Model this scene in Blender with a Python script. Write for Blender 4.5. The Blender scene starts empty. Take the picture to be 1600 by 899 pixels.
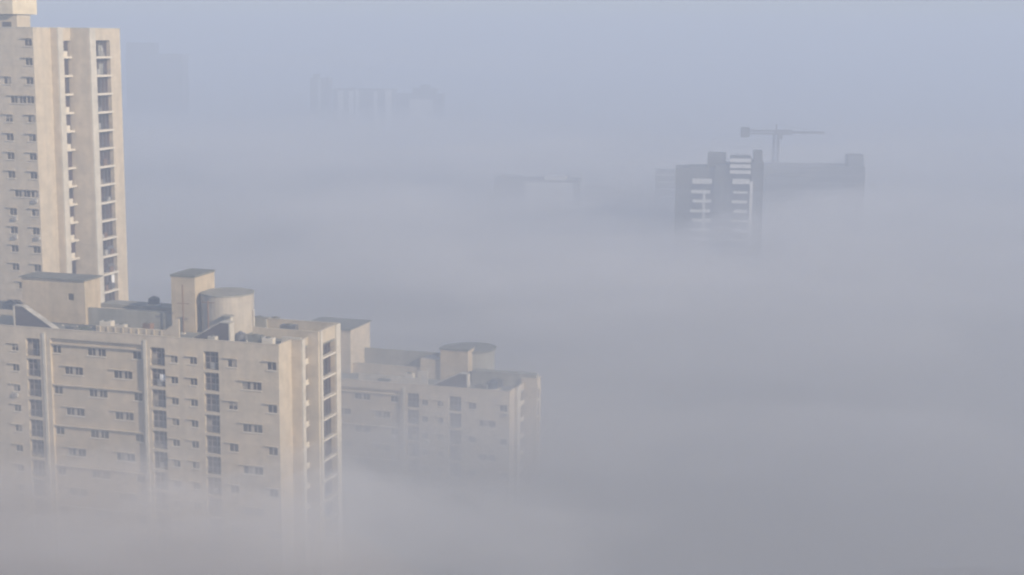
import bpy, math, random
from mathutils import Vector, Matrix
random.seed(7)
R_ = math.radians
scene = bpy.context.scene
COL = scene.collection

# ------------------------------------------------------------------ camera
F = 2400.0                      # focal length in photo pixels (photo 1600 wide)
HOR = 60.0                      # horizon row in the photo
CAM_H = 104.0
pitch = math.atan((449.5 - HOR) / F)
roll = R_(0.45)
cam_d = bpy.data.cameras.new('camera'); cam_d.sensor_width = 36.0
cam_d.lens = F / 1600 * 36; cam_d.clip_start = 0.5; cam_d.clip_end = 30000
cam = bpy.data.objects.new('camera', cam_d); COL.objects.link(cam)
cam.matrix_world = Matrix.Translation((0, 0, CAM_H)) @ Matrix.Rotation(R_(90) - pitch, 4, 'X') @ Matrix.Rotation(roll, 4, 'Z')
scene.camera = cam
CI = cam.matrix_world.inverted()

def proj(p):
    q = CI @ Vector(p)
    return 800 + F * q.x / -q.z, 449.5 - F * q.y / -q.z

def ray(px, py):
    d = Vector(((px - 800) / F, -(py - 449.5) / F, -1.0))
    return (cam.matrix_world.to_3x3() @ d)

def at(px, py, Y):
    """world point seen at a photo pixel, at depth Y in front of the camera"""
    d = ray(px, py); t = Y / d.y
    return Vector((0, 0, CAM_H)) + d * t

# ------------------------------------------------------------------ materials
def new_mat(name):
    m = bpy.data.materials.new(name); m.use_nodes = True
    nt = m.node_tree; b = nt.nodes['Principled BSDF']
    return m, nt, b

def wall_mat(name, col, dirt=0.18, rough=0.9):
    """rendered, painted concrete: broad patchiness, vertical rain streaks, fine grain"""
    m, nt, b = new_mat(name); N, L = nt.nodes, nt.links
    tc = N.new('ShaderNodeTexCoord')
    mp = N.new('ShaderNodeMapping'); mp.inputs['Scale'].default_value = (.9, .9, 0.05)
    L.new(tc.outputs['Object'], mp.inputs['Vector'])
    st = N.new('ShaderNodeTexNoise'); st.inputs['Scale'].default_value = 1.0; st.inputs['Detail'].default_value = 5
    L.new(mp.outputs[0], st.inputs['Vector'])
    br = N.new('ShaderNodeTexNoise'); br.inputs['Scale'].default_value = 0.16; br.inputs['Detail'].default_value = 6
    L.new(tc.outputs['Object'], br.inputs['Vector'])
    ad = N.new('ShaderNodeMath'); ad.operation = 'MULTIPLY'
    L.new(st.outputs['Fac'], ad.inputs[0]); L.new(br.outputs['Fac'], ad.inputs[1])
    rp = N.new('ShaderNodeValToRGB')
    rp.color_ramp.elements[0].position = 0.12; rp.color_ramp.elements[1].position = 0.36
    d = 1 - dirt
    vo = N.new('ShaderNodeTexNoise'); vo.inputs['Scale'].default_value = 0.55; vo.inputs['Detail'].default_value = 8; vo.inputs['Roughness'].default_value = .7
    L.new(tc.outputs['Object'], vo.inputs['Vector'])
    sx = N.new('ShaderNodeSeparateXYZ'); L.new(tc.outputs['Object'], sx.inputs[0])
    dv = N.new('ShaderNodeMath'); dv.operation = 'DIVIDE'; dv.inputs[1].default_value = 3.0; L.new(sx.outputs['Z'], dv.inputs[0])
    fr = N.new('ShaderNodeMath'); fr.operation = 'FRACT'; L.new(dv.outputs[0], fr.inputs[0])
    lt = N.new('ShaderNodeMath'); lt.operation = 'LESS_THAN'; lt.inputs[1].default_value = .03; L.new(fr.outputs[0], lt.inputs[0])
    rp.color_ramp.elements[0].color = (col[0] * d * .97, col[1] * d, col[2] * d * 1.02, 1)
    rp.color_ramp.elements[1].color = (*col, 1)
    L.new(ad.outputs[0], rp.inputs['Fac']); 
    hs = N.new('ShaderNodeMapRange'); hs.inputs['From Min'].default_value = .35; hs.inputs['From Max'].default_value = .65; hs.inputs['To Min'].default_value = .80; hs.inputs['To Max'].default_value = 1.06
    L.new(vo.outputs['Fac'], hs.inputs['Value'])
    jn = N.new('ShaderNodeMapRange'); jn.inputs['To Min'].default_value = 1.0; jn.inputs['To Max'].default_value = .9; L.new(lt.outputs[0], jn.inputs['Value'])
    mu = N.new('ShaderNodeMath'); mu.operation = 'MULTIPLY'; L.new(hs.outputs[0], mu.inputs[0]); L.new(jn.outputs[0], mu.inputs[1])
    mc = N.new('ShaderNodeVectorMath'); mc.operation = 'SCALE'; L.new(rp.outputs['Color'], mc.inputs[0]); L.new(mu.outputs[0], mc.inputs['Scale'])
    L.new(mc.outputs[0], b.inputs['Base Color'])
    b.inputs['Roughness'].default_value = rough
    bp = N.new('ShaderNodeBump'); bp.inputs['Strength'].default_value = 0.25; bp.inputs['Distance'].default_value = 0.02
    fn = N.new('ShaderNodeTexNoise'); fn.inputs['Scale'].default_value = 6
    L.new(tc.outputs['Object'], fn.inputs['Vector']); L.new(fn.outputs['Fac'], bp.inputs['Height']); L.new(bp.outputs[0], b.inputs['Normal'])
    return m

def flat_mat(name, col, rough=0.7, metal=0.0, var=0.15, scale=0.8):
    m, nt, b = new_mat(name); N, L = nt.nodes, nt.links
    tc = N.new('ShaderNodeTexCoord'); no = N.new('ShaderNodeTexNoise'); no.inputs['Scale'].default_value = scale; no.inputs['Detail'].default_value = 5
    L.new(tc.outputs['Object'], no.inputs['Vector'])
    rp = N.new('ShaderNodeValToRGB'); rp.color_ramp.elements[0].position = .3; rp.color_ramp.elements[1].position = .7
    rp.color_ramp.elements[0].color = tuple(c * (1 - var) for c in col) + (1,)
    rp.color_ramp.elements[1].color = tuple(min(1, c * (1 + var)) for c in col) + (1,)
    L.new(no.outputs['Fac'], rp.inputs['Fac']); L.new(rp.outputs['Color'], b.inputs['Base Color'])
    b.inputs['Roughness'].default_value = rough; b.inputs['Metallic'].default_value = metal
    return m

M = {}
M['cream'] = wall_mat('cream_render', (0.59, 0.492, 0.362), .13)
M['front'] = M['cream']
M['white'] = wall_mat('white_paint', (0.62, 0.56, 0.465), .14)
M['panel'] = wall_mat('beige_render', (0.565, 0.46, 0.325), .13)
M['ochre'] = wall_mat('ochre_render', (0.57, 0.455, 0.31), .2)
M['shade'] = wall_mat('shade_grey_render', (0.33, 0.315, 0.27), .3)  # roof wall shade put into the grey; other grey parts share it
M['roof'] = flat_mat('roof_screed', (0.20, 0.20, 0.175), .95, 0, .3, .35)
M['dark_roof'] = flat_mat('dark_roofing', (0.15, 0.15, 0.13), .9, 0, .25, .8)
M['slab'] = flat_mat('white_concrete', (0.64, 0.58, 0.48), .85, 0, .08, .6)
M['frame'] = flat_mat('window_frame', (0.26, 0.22, 0.20), .7, 0, .2)
M['mullion'] = flat_mat('window_mullion', (0.40, 0.35, 0.28), .7, 0, .15)
M['glass'] = flat_mat('dark_glass', (0.042, 0.029, 0.024), .3, 0, .6, .35)
M['bay_glass'] = flat_mat('bay_glazing', (0.048, 0.030, 0.028), .6, 0, .8, .45)
for k_ in ('glass', 'bay_glass'): M[k_].node_tree.nodes['Principled BSDF'].inputs['Specular IOR Level'].default_value = .15
M['metal'] = flat_mat('grey_metal', (0.22, 0.22, 0.23), .5, .6, .2)
M['rust'] = flat_mat('rusty_pipe', (0.22, 0.12, 0.07), .8, .2, .3)
M['tank'] = flat_mat('blue_black_tank', (0.05, 0.07, 0.10), .5, 0, .2)
M['tin'] = flat_mat('pale_sheet_roof', (0.40, 0.375, 0.33), .85, 0, .4)
M['interior'] = flat_mat('dark_interior', (0.07, 0.055, 0.06), .9, 0, .3)
M['cloth'] = flat_mat('white_laundry', (0.8, 0.8, 0.8), .9, 0, .05)
M['farwall'] = wall_mat('far_grey_concrete', (0.11, 0.11, 0.105), .3)
M['farpale'] = wall_mat('far_pale_concrete', (0.66, 0.65, 0.64), .2)
M['drum'] = wall_mat('drum_render', (0.52, 0.455, 0.37), .2)
M['pent'] = wall_mat('sunlit_cream_tone', (0.74, 0.63, 0.45), .08)  # lighter cream, sunlight on the penthouse box put into the colour
M['fargrey'] = wall_mat('faint_concrete', (0.20, 0.195, 0.185), .25)
M['curtain'] = flat_mat('curtain', (0.30, 0.26, 0.21), .9, 0, .4, 1.5)
M['ac'] = flat_mat('air_conditioner_casing', (0.42, 0.40, 0.36), .7, 0, .2)
M['fardark'] = flat_mat('far_dark_opening', (0.06, 0.06, 0.065), .8, 0, .3)
M['moss'] = flat_mat('mossy_terrace', (0.10, 0.13, 0.07), .95, 0, .4, 1.5)
M['leaf'] = flat_mat('terrace_leaves', (0.06, 0.085, 0.04), .9, 0, .4, 3)

# ------------------------------------------------------------------ mesh helpers
class MB:
    def __init__(s): s.v = []; s.f = []
    def quad(s, a, b, c, d):
        n = len(s.v); s.v += [tuple(a), tuple(b), tuple(c), tuple(d)]; s.f.append((n, n + 1, n + 2, n + 3)); return s
    def poly(s, pts):
        n = len(s.v); s.v += [tuple(p) for p in pts]; s.f.append(tuple(range(n, n + len(pts)))); return s
    def box(s, x0, x1, y0, y1, z0, z1):
        n = len(s.v)
        s.v += [(x0, y0, z0), (x1, y0, z0), (x1, y1, z0), (x0, y1, z0), (x0, y0, z1), (x1, y0, z1), (x1, y1, z1), (x0, y1, z1)]
        s.f += [tuple(n + i for i in q) for q in ((0, 3, 2, 1), (4, 5, 6, 7), (0, 1, 5, 4), (1, 2, 6, 5), (2, 3, 7, 6), (3, 0, 4, 7))]
        return s
    def bar(s, a, b, w, h=None):
        """square bar from a to b"""
        h = h or w; a = Vector(a); b = Vector(b); d = (b - a).normalized()
        up = Vector((0, 0, 1)) if abs(d.z) < .95 else Vector((1, 0, 0))
        e = d.cross(up).normalized() * w / 2; g = e.cross(d).normalized() * h / 2
        n = len(s.v)
        for p in (a, b): s.v += [tuple(p - e - g), tuple(p + e - g), tuple(p + e + g), tuple(p - e + g)]
        s.f += [tuple(n + i for i in q) for q in ((0, 1, 2, 3), (7, 6, 5, 4), (0, 4, 5, 1), (1, 5, 6, 2), (2, 6, 7, 3), (3, 7, 4, 0))]
        return s
    def cyl(s, cx, cy, r, z0, z1, n=24, r1=None, a0=0, a1=360, cap=True):
        r1 = r if r1 is None else r1; k = len(s.v); full = abs(a1 - a0) >= 360; m = n if full else n + 1
        for i in range(m):
            t = R_(a0 + (a1 - a0) * i / n)
            s.v += [(cx + r * math.cos(t), cy + r * math.sin(t), z0), (cx + r1 * math.cos(t), cy + r1 * math.sin(t), z1)]
        for i in range(n):
            j = (i + 1) % m
            s.f.append((k + 2 * i, k + 2 * j, k + 2 * j + 1, k + 2 * i + 1))
        if cap: s.f.append(tuple(k + 2 * i + 1 for i in range(m)))
        return s
    def wall(s, axis, fix, a0, a1, z0, z1, holes=(), out=1):
        """vertical wall with rectangular holes (a0,a1,z0,z1,depth); axis 'x': plane y=fix facing -y; 'y': plane x=fix facing +x"""
        def P(a, z, d=0):
            return (a, fix + d, z) if axis == 'x' else (fix - d * out, a, z)
        A = sorted({a0, a1, *[h[0] for h in holes], *[h[1] for h in holes]}); A = [a for a in A if a0 <= a <= a1]
        Z = sorted({z0, z1, *[h[2] for h in holes], *[h[3] for h in holes]}); Z = [z for z in Z if z0 <= z <= z1]
        for j in range(len(Z) - 1):
            zc = (Z[j] + Z[j + 1]) / 2; run = None
            for i in range(len(A) - 1):
                ac = (A[i] + A[i + 1]) / 2
                inside = any(h[0] < ac < h[1] and h[2] < zc < h[3] for h in holes)
                if inside:
                    if run is not None: s.quad(P(run, Z[j]), P(A[i], Z[j]), P(A[i], Z[j + 1]), P(run, Z[j + 1])); run = None
                elif run is None: run = A[i]
            if run is not None: s.quad(P(run, Z[j]), P(a1, Z[j]), P(a1, Z[j + 1]), P(run, Z[j + 1]))
        for h in holes:
            b0, b1, c0, c1, d = h[:5]
            s.quad(P(b0, c0), P(b1, c0), P(b1, c0, d), P(b0, c0, d)); s.quad(P(b0, c1), P(b1, c1), P(b1, c1, d), P(b0, c1, d))
            s.quad(P(b0, c0), P(b0, c1), P(b0, c1, d), P(b0, c0, d)); s.quad(P(b1, c0), P(b1, c1), P(b1, c1, d), P(b1, c0, d))
        return s
    def mesh(s, name, mat):
        me = bpy.data.meshes.new(name); me.from_pydata(s.v, [], s.f); me.update()
        me.materials.append(mat); return me
    def build(s, name, mat, parent=None, smooth=False):
        o = bpy.data.objects.new(name, s.mesh(name, mat)); COL.objects.link(o)
        if smooth:
            for p in o.data.polygons: p.use_smooth = True
        if parent: o.parent = parent
        return o

def tag(o, label=None, cat=None, group=None, kind=None):
    if label: o['label'] = label
    if cat: o['category'] = cat
    if group: o['group'] = group
    if kind: o['kind'] = kind
    return o

def empty(name, loc, rz=0):
    o = bpy.data.objects.new(name, None); COL.objects.link(o); o.location = loc; o.rotation_euler = (0, 0, rz); return o

def inst(name, me, parent, loc=(0, 0, 0), rz=0.0):
    o = bpy.data.objects.new(name, me); COL.objects.link(o); o.parent = parent; o.location = loc; o.rotation_euler.z = rz; return o

# ------------------------------------------------------------------ shared window / balcony pieces (facing -y, origin at sill centre)
def window_meshes(w, h, panes, gap=None):
    """panes: number of casements; gap: pier between two pairs"""
    fr = MB(); gl = MB(); t = .07; x0 = -w / 2
    fr.box(x0, x0 + w, .04, .12, 0, t); fr.box(x0, x0 + w, .04, .12, h - t, h)
    n = panes
    for i in range(n + 1):
        c = x0 + w * i / n; ww = t if (i % 2 == 0 or gap is None) else t
        if gap and i == n // 2: ww = gap
        fr.box(max(x0, c - ww / 2), min(x0 + w, c + ww / 2), .035, .125, t, h - t)
    gl.quad((x0, .1, 0), (x0 + w, .1, 0), (x0 + w, .1, h), (x0, .1, h))
    sl = MB().box(x0 - .15, x0 + w + .1, -.12, .03, -.1, -.005)
    hd = MB().box(x0 - .55, x0 + w + .1, -.26, -.002, h + .10, h + .19)
    return (fr.mesh('window_frame', M['mullion']), gl.mesh('pane', M['glass']), sl.mesh('sill', M['slab']), hd.mesh('hood', M['front']))
WIN2 = window_meshes(1.35, 1.15, 2)
WIN4 = window_meshes(2.95, 1.15, 4, .45)
WIN2S = window_meshes(1.1, 1.0, 2)
def _variants(w, h, n):
    out = []
    for k in range(3):
        m = MB(); a = -w / 2; cw = w / n
        i = k % n
        if k < 2: m.quad((a + cw * i + .05, .09, .05), (a + cw * (i + 1) - .05, .09, .05), (a + cw * (i + 1) - .05, .09, h - .05), (a + cw * i + .05, .09, h - .05))
        else: m.quad((a + .05, .09, h * .5), (-a - .05, .09, h * .5), (-a - .05, .09, h - .05), (a + .05, .09, h - .05))
        out.append(m.mesh('curtain', M['curtain']))
    return out
CURT = {id(WIN2): _variants(1.35, 1.15, 2), id(WIN4): _variants(2.95, 1.15, 4), id(WIN2S): _variants(1.1, 1.0, 2)}
_ac = MB().box(-.42, .42, -.36, -.02, -.75, -.2); _ac.cyl(0, 0, .01, 0, .01, 4); AC = _ac.mesh('air_conditioner', M['ac'])
ACG = MB().box(-.3, .12, -.375, -.361, -.68, -.28).mesh('fan_grille', M['frame'])
wr = random.Random(21)
def add_window(kit, parent, x, y, z, rz=0.0, hood=True):
    w = inst('window', kit[0], parent, (x, y, z), rz)
    inst('pane', kit[1], w); inst('sill', kit[2], w)
    if wr.random() < .33: inst('curtain', wr.choice(CURT[id(kit)]), w)
    if wr.random() < .13:
        a = inst('air_conditioner', AC, parent, (x + wr.uniform(-.3, .5), y, z)); inst('fan_grille', ACG, a)
    if hood: inst('hood', kit[3], w)
    return w

def bay_meshes(w, h, seed):
    rnd = random.Random(seed); d = .55
    fr = MB()
    for c in (-w / 2 + .04, -w / 6, w / 6, w / 2 - .04): fr.box(c - .04, c + .04, d - .09, d - .01, 0, h)
    for z in (.02, h * .36, h * .68, h - .06): fr.box(-w / 2, w / 2, d - .1, d - .015, z, z + .07)
    g = MB(); g.quad((-w / 2, d, 0), (w / 2, d, 0), (w / 2, d, h), (-w / 2, d, h))
    rl = MB()
    for z in (.45, .7, .95): rl.box(-w / 2, w / 2, .06, .1, z, z + .05)
    return fr.mesh('bay_frame', M['frame']), g.mesh('glazing', M['bay_glass']), rl.mesh('railing', M['metal'])
BAY = bay_meshes(2.3, 2.62, 1)
BAYC = []
for (a, b_, c_, d_, mt) in ((-1.05, -.4, .2, 1.7, 'curtain'), (.35, 1.05, .9, 2.4, 'curtain'), (-.3, .35, .1, 1.0, 'ac'), (-1.05, 1.05, .08, .7, 'curtain')):
    BAYC.append(MB().box(a, b_, .38, .44, c_, d_).mesh('curtain', M[mt]))
def cloth_mesh(w, h):
    m = MB(); n = 8
    for i in range(n):
        x0 = -w / 2 + w * i / n; x1 = -w / 2 + w * (i + 1) / n; d0 = .05 * math.sin(i * 1.7); d1 = .05 * math.sin((i + 1) * 1.7)
        m.quad((x0, d0, 0), (x1, d1, 0), (x1, d1, h), (x0, d0, h))
        m.quad((x0, d0 + .02, 0), (x1, d1 + .02, 0), (x1, d1 + .02, h), (x0, d0 + .02, h))
    return m.mesh('laundry', M['cloth'])
CLOTH = cloth_mesh(.8, 1.0)

YAW = -R_(17.0)

class Frame:
    """local frame of a building: x right along the front, y back, z up; origin at the front right corner on the ground"""
    def __init__(s, px, py, Y, yaw=YAW):
        p = at(px, py, Y); s.o = Vector((p.x, p.y, 0)); s.R = p.z; s.yaw = yaw; s.m = Matrix.Translation(s.o) @ Matrix.Rotation(yaw, 4, 'Z')
    def pj(s, x, y, z): return proj(s.m @ Vector((x, y, z)))
    def _bis(s, f, t, lo, hi):
        up = f(hi) > f(lo)
        for _ in range(50):
            m = (lo + hi) / 2
            if (f(m) < t) == up: lo = m
            else: hi = m
        return (lo + hi) / 2
    def xa(s, px, y=0, z=None): z = s.R if z is None else z; return s._bis(lambda x: s.pj(x, y, z)[0], px, -120, 60)
    def ya(s, px, x, z=None): z = s.R if z is None else z; return s._bis(lambda y: s.pj(x, y, z)[0], px, -5, 80)
    def za(s, py, x, y): return s._bis(lambda z: s.pj(x, y, z)[1], py, -20, 140)

FH = 3.0

def parapet(mb, x0, x1, y0, y1, z, t=.24, h=1.0):
    """inner skin of a parapet wall and its coping along an axis-aligned run"""
    mb.box(x0, x1, y0, y1, z - h, z + .0)

# ------------------------------------------------------------------ the slab-block apartment building (built twice)
def apartment(fr, label, floors, group, S, top_z, left_len, laundry=()):
    """S: list of photo columns for the plan; fr: frame whose corner is the front right corner"""
    R = top_z
    root = empty('apartment_building', fr.o, fr.yaw)
    tag(root, label, 'building', group)
    X = lambda px, y=0: fr.xa(px, y, R)
    # plan of the stepped right end
    v1 = fr.ya(S['c1'], 0); r1 = fr.xa(S['c2'], v1); v2 = fr.ya(S['c3'], r1); v3 = fr.ya(S['c4'], r1)
    r2 = fr.xa(S['c5'], v3); v4 = fr.ya(S['c6'], r2); v5 = fr.ya(S['c7'], r2); v6 = fr.ya(S['c8'], r2)
    RB = R + S.get('back_rise', .8)
    zlow = R - .75 - FH * floors
    L = left_len
    # --- front wall with openings
    floor_top = lambda k: R - S['drop'] - FH * k       # top of the glazed opening on floor k
    p0, p1 = X(S['rec0']), X(S['rec1'])                # recessed panel
    RD = .45
    fh, ph, fh2 = [], [], []
    wins, bays = [], []
    for k in range(floors):
        zt = floor_top(k)
        for b in S['bays']:
            c = X(b); fh.append((c - 1.15, c + 1.15, zt - 2.62, zt, .6)); bays.append((c, 0, zt - 2.62))
        zs = zt - 2.0 + S.get('wdz', 0)
        for wv in S['every']:
            c = X(wv); fh.append((c - .55, c + .55, zs, zs + 1.0, .12)); wins.append((WIN2S, c, 0, zs, True))
        if k % 2 == 0:
            for wv in S['even']:
                c = X(wv); fh.append((c - .675, c + .675, zs, zs + 1.15, .12)); wins.append((WIN2, c, 0, zs, True))
            for i, wv in enumerate(S['peven']):
                c = X(wv, RD); kit, w = (WIN4, 1.475) if i == 1 else (WIN2, .675)
                if c - w < p0: c = p0 + w + .15
                if c + w > p1: c = p1 - w - .1
                ph.append((c - w, c + w, zs, zs + 1.15, .12)); wins.append((kit, c, RD, zs, False))
        else:
            for wv in S['odd']:
                c = X(wv); fh.append((c - 1.475, c + 1.475, zs, zs + 1.15, .12)); wins.append((WIN4, c, 0, zs, True))
            for wv in S['podd']:
                c = X(wv, RD); ph.append((c - 1.475, c + 1.475, zs, zs + 1.15, .12)); wins.append((WIN4, c, RD, zs, True))
    ptop = floor_top(0) + .25
    body = MB()
    holes_l = [h for h in fh if h[1] < p0]; holes_r = [h for h in fh if h[0] > p1]
    body.wall('x', 0, -L, p0, 0, R, holes_l); body.wall('x', 0, p1, 0, 0, R, holes_r)
    body.quad((p0, 0, ptop), (p1, 0, ptop), (p1, 0, R), (p0, 0, R)); body.quad((p0, 0, ptop), (p1, 0, ptop), (p1, RD, ptop), (p0, RD, ptop))
    body.quad((p0, 0, 0), (p0, RD, 0), (p0, RD, ptop), (p0, 0, ptop)); body.quad((p1, 0, 0), (p1, RD, 0), (p1, RD, ptop), (p1, 0, ptop))
    # --- right end, stepping outwards towards the back
    zb0, zb1 = zlow, R - .9
    body.wall('y', 0, 0, v1, 0, R); body.wall('x', v1, 0, r1, 0, R)
    body.wall('y', r1, v1, v3, 0, R, [(v2, v3 - .02, zb0, zb1, 1.0)])
    body.wall('x', v3, r1, r2, 0, RB)
    body.wall('y', r2, v3, v6, 0, RB, [(v4, v5, zb0, zb1 + .6, 1.7)])
    body.quad((r2, v6, 0), (-L, v6, 0), (-L, v6, RB), (r2, v6, RB)); body.quad((-L, 0, 0), (-L, v6, 0), (-L, v6, R), (-L, 0, R))
    o = body.build('wall', M['front'], root)
    o['label'] = 'cream rendered outer wall'
    MB().wall('x', RD, p0, p1, 0, ptop, ph).build('recessed_panel', M['panel'], root)
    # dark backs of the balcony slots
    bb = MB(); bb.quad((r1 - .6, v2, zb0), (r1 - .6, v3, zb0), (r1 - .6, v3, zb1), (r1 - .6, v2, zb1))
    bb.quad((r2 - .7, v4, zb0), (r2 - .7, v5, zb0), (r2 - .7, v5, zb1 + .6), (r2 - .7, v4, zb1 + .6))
    bb.build('balcony_dark_back', M['bay_glass'], root)
    # --- ledges that run across the recessed panel on every second floor
    for k in range(0, floors, 2):
        z = floor_top(k) - .62
        MB().box(p0 + .02, p1 - .02, RD - .4, RD - .003, z, z + .12).build('ledge', M['front'], root)
    # pilasters beside the openings
    for c in S['pil']:
        x = X(c); MB().box(x - .22, x + .22, -.16, -.003, 0, R - .55).build('pilaster', M['white'], root)
    # --- windows, glazed bays, balconies
    for kit, x, y, z, hd in wins: add_window(kit, root, x, y, z, 0, hd)
    for i, (x, y, z) in enumerate(bays):
        w = inst('glazed_bay', BAY[0], root, (x, y, z)); inst('glazing', BAY[1], w); inst('railing', BAY[2], w)
        if wr.random() < .55: inst('curtain', wr.choice(BAYC), w)
    for i, dx, dz in laundry:
        x, y, z = bays[i]; t = inst('laundry', CLOTH, None, fr.m @ Vector((x + dx, y + .2, z + dz)), fr.yaw)
        tag(t, S['laundry_label'], 'laundry')
    slab1 = MB().box(r1 - 1.0, r1 + .12, v2 - .05, v3 - .03, 0, .22).mesh('balcony', M['slab'])
    rail1 = MB().box(r1 - .05, r1 + .02, v2, v3 - .04, .22, .75).mesh('parapet_panel', M['slab'])
    slab2 = MB().box(r2 - 1.7, r2 + .12, v4 - .02, v5 + .02, 0, .24).mesh('balcony', M['slab'])
    mm = MB()
    for z in (.5, .78, 1.05): mm.box(r2 - .06, r2 - .01, v4, v5, z, z + .04)
    ym = (v4 + v5) / 2; mm.box(r2 - .66, r2 - .6, ym - .05, ym + .05, .24, FH - .02); mm.box(r2 - .66, r2 - .6, v5 - 1.2, v5 - 1.1, .24, FH - .02)
    rail2 = mm.mesh('railing', M['metal'])
    for k in range(floors):
        z = R - .9 - 2.75 - FH * k
        b = inst('balcony', slab1, root, (0, 0, z)); inst('parapet_panel', rail1, b)
        b = inst('balcony', slab2, root, (0, 0, z + .4)); inst('railing', rail2, b)
    if v5 - v4 > 2.5 and S.get('piers', True):
        MB().box(r2 + .003, r2 + .25, v4 - .65, v4 - .02, 0, RB + .1).build('pier', M['white'], root)
        MB().box(r2 + .003, r2 + .25, v5 + .02, v6 - .1, 0, RB + .1).build('pier', M['white'], root)
    MB().box(r1 + .003, r1 + .2, v1 + .05, v2 - .06, 0, R + .1).build('pier', M['white'], root)
    # --- roof deck, parapets and copings
    rz = R - 1.0
    rf = MB(); rf.box(-L + .01, -.01, RD + .01, v6 - .01, rz - .3, rz); rf.box(-.01, r1 - .01, v1 + .01, v6 - .01, rz - .3, rz - .004); rf.box(r1 - .012, r2 - .01, v3 + .01, v6 - .01, rz - .3, rz - .008)
    rf.build('roof', M['roof'], root)
    t = .25; pp = MB(); cp = MB()
    def run(x0, x1, y0, y1, z):
        pp.box(x0, x1, y0, y1, rz - .02, z - .003); cp.box(x0 - .06, x1 + .06, y0 - .06, y1 + .06, z, z + .1)
    run(-L, 0, .004, t, R); run(-t, -.004, t + .07, v1 - .07, R); run(-t, r1, v1 + .004, v1 + t, R)
    run(r1 - t, r1 - .004, v1 + t + .07, v3 - .1, R)
    pp.build('parapet', M['cream'], root); cp.build('coping', M['cream'], root)
    pp = MB(); cp = MB(); yb = v3
    run(r1 - .5, r2, yb + .004, yb + t, RB); run(r2 - t, r2 - .004, yb + t + .07, v6 - t - .07, RB); run(-L, r2, v6 - t, v6 - .004, RB)
    pp.build('parapet', M['cream'], root); cp.build('coping', M['cream'], root)
    return root, dict(v1=v1, r1=r1, v2=v2, v3=v3, r2=r2, v4=v4, v5=v5, v6=v6, R=R, rz=rz, fr=fr, p0=p0, p1=p1)

def stair_shed(root, fr, xa, xb, y0, depth, z0, h, flip):
    """sheet-roofed stair enclosure: tall end with the doorway, roof sloping down; flip: tall end on the left"""
    s = 1 if not flip else -1
    lo, hi = (xa, xb) if not flip else (xb, xa)        # roof rises from lo to hi
    fl = hi - s * 1.3
    sd = MB()
    for y in (y0, y0 + depth):
        sd.poly([(lo, y, z0), (hi, y, z0), (hi, y, z0 + h - .02), (fl, y, z0 + h - .02), (lo, y, z0 + .1)])
    sh = sd.build('stair_shed', M['interior'], root)
    rf = MB()
    for (a, za_), (b, zb_) in (((lo - s * .2, z0 + .12), (fl, z0 + h)), ((fl, z0 + h), (hi + s * .25, z0 + h))):
        rf.poly([(a, y0 - .12, za_), (b, y0 - .12, zb_), (b, y0 + depth + .08, zb_), (a, y0 + depth + .08, za_)])
        rf.poly([(a, y0 - .12, za_ + .14), (b, y0 - .12, zb_ + .14), (b, y0 + depth + .08, zb_ + .14), (a, y0 + depth + .08, za_ + .14)])
        rf.poly([(a, y0 - .12, za_), (b, y0 - .12, zb_), (b, y0 - .12, zb_ + .14), (a, y0 - .12, za_ + .14)])
    rf.build('shed_roof', M['tin'], sh)
    MB().box(min(hi, hi + s * .25), max(hi, hi + s * .25), y0 - .1, y0 + depth + .1, z0, z0 + h - .03).build('shed_pier', M['white'], sh)
    return sh

def machine_room(root, x0, x1, y0, y1, z0, z1, mat, win=None, roof=.18, over=.3, rise=0):
    m = MB(); holes = []
    if win: holes = [(win[0] - .5, win[0] + .5, win[1], win[1] + 1.0, .15)]
    m.wall('x', y0, x0, x1, z0, z1, holes); m.wall('y', x1, y0, y1, z0, z1)
    m.quad((x0, y0, z0), (x0, y1, z0), (x0, y1, z1), (x0, y0, z1)); m.quad((x0, y1, z0), (x1, y1, z0), (x1, y1, z1), (x0, y1, z1))
    o = m.build('machine_room', mat, root)
    r = MB().box(x0 - over, x1 + over, y0 - over, y1 + over, z1 + .002, z1 + roof); r.build('roof_slab', M['dark_roof'], o)
    if win: MB().quad((win[0] - .5, y0 + .14, win[1]), (win[0] + .5, y0 + .14, win[1]), (win[0] + .5, y0 + .14, win[1] + 1), (win[0] - .5, y0 + .14, win[1] + 1)).build('pane', M['glass'], o)
    return o

# ================================================================== building one (near)
f1 = Frame(435, 540, 205)
S1 = dict(c1=455, c2=470, c3=475, c4=481, c5=497, c6=502, c7=523, c8=530, rec0=77, rec1=221, drop=1.55,
          bays=(50, 245, 329, -46), every=(22, 271, 301, -18), even=(362, 424), odd=(392,), peven=(86, 150, 213), podd=(113, 190), pil=(68, 226),
          laundry_label='white cloth drying in a dark glazed bay at the left of the near block')
b1, g1 = apartment(f1, 'cream slab block nearest the camera, its roof with two machine rooms', 10, 'apartment blocks with matching fronts', S1, f1.R, 62, laundry=((5, .6, .8),))
rz = g1['rz']; R1 = g1['R']
# left lift tower with its small window
def roofbox1(px0, px1, pxr, pytop, yb, mat, **k):
    x0, x1 = f1.xa(px0, yb), f1.xa(px1, yb); y1 = f1.ya(pxr, x1, f1.za(pytop, x1, yb)); zt = f1.za(pytop, x1, yb); print('roofbox', y1 - yb)
    return machine_room(b1, x0, x1, yb, y1, rz, zt, mat, **k), (x0, x1, yb, y1, zt)
yb = 9.0
xw = f1.xa(112, yb)
mrA, A = roofbox1(36, 134, 156, 439, yb, M['ochre'], win=(xw, R1 + 2.6))
mrB, B = roofbox1(269, 306, 335, 434, 9.0, M['ochre'], roof=.3, over=.1)
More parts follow.
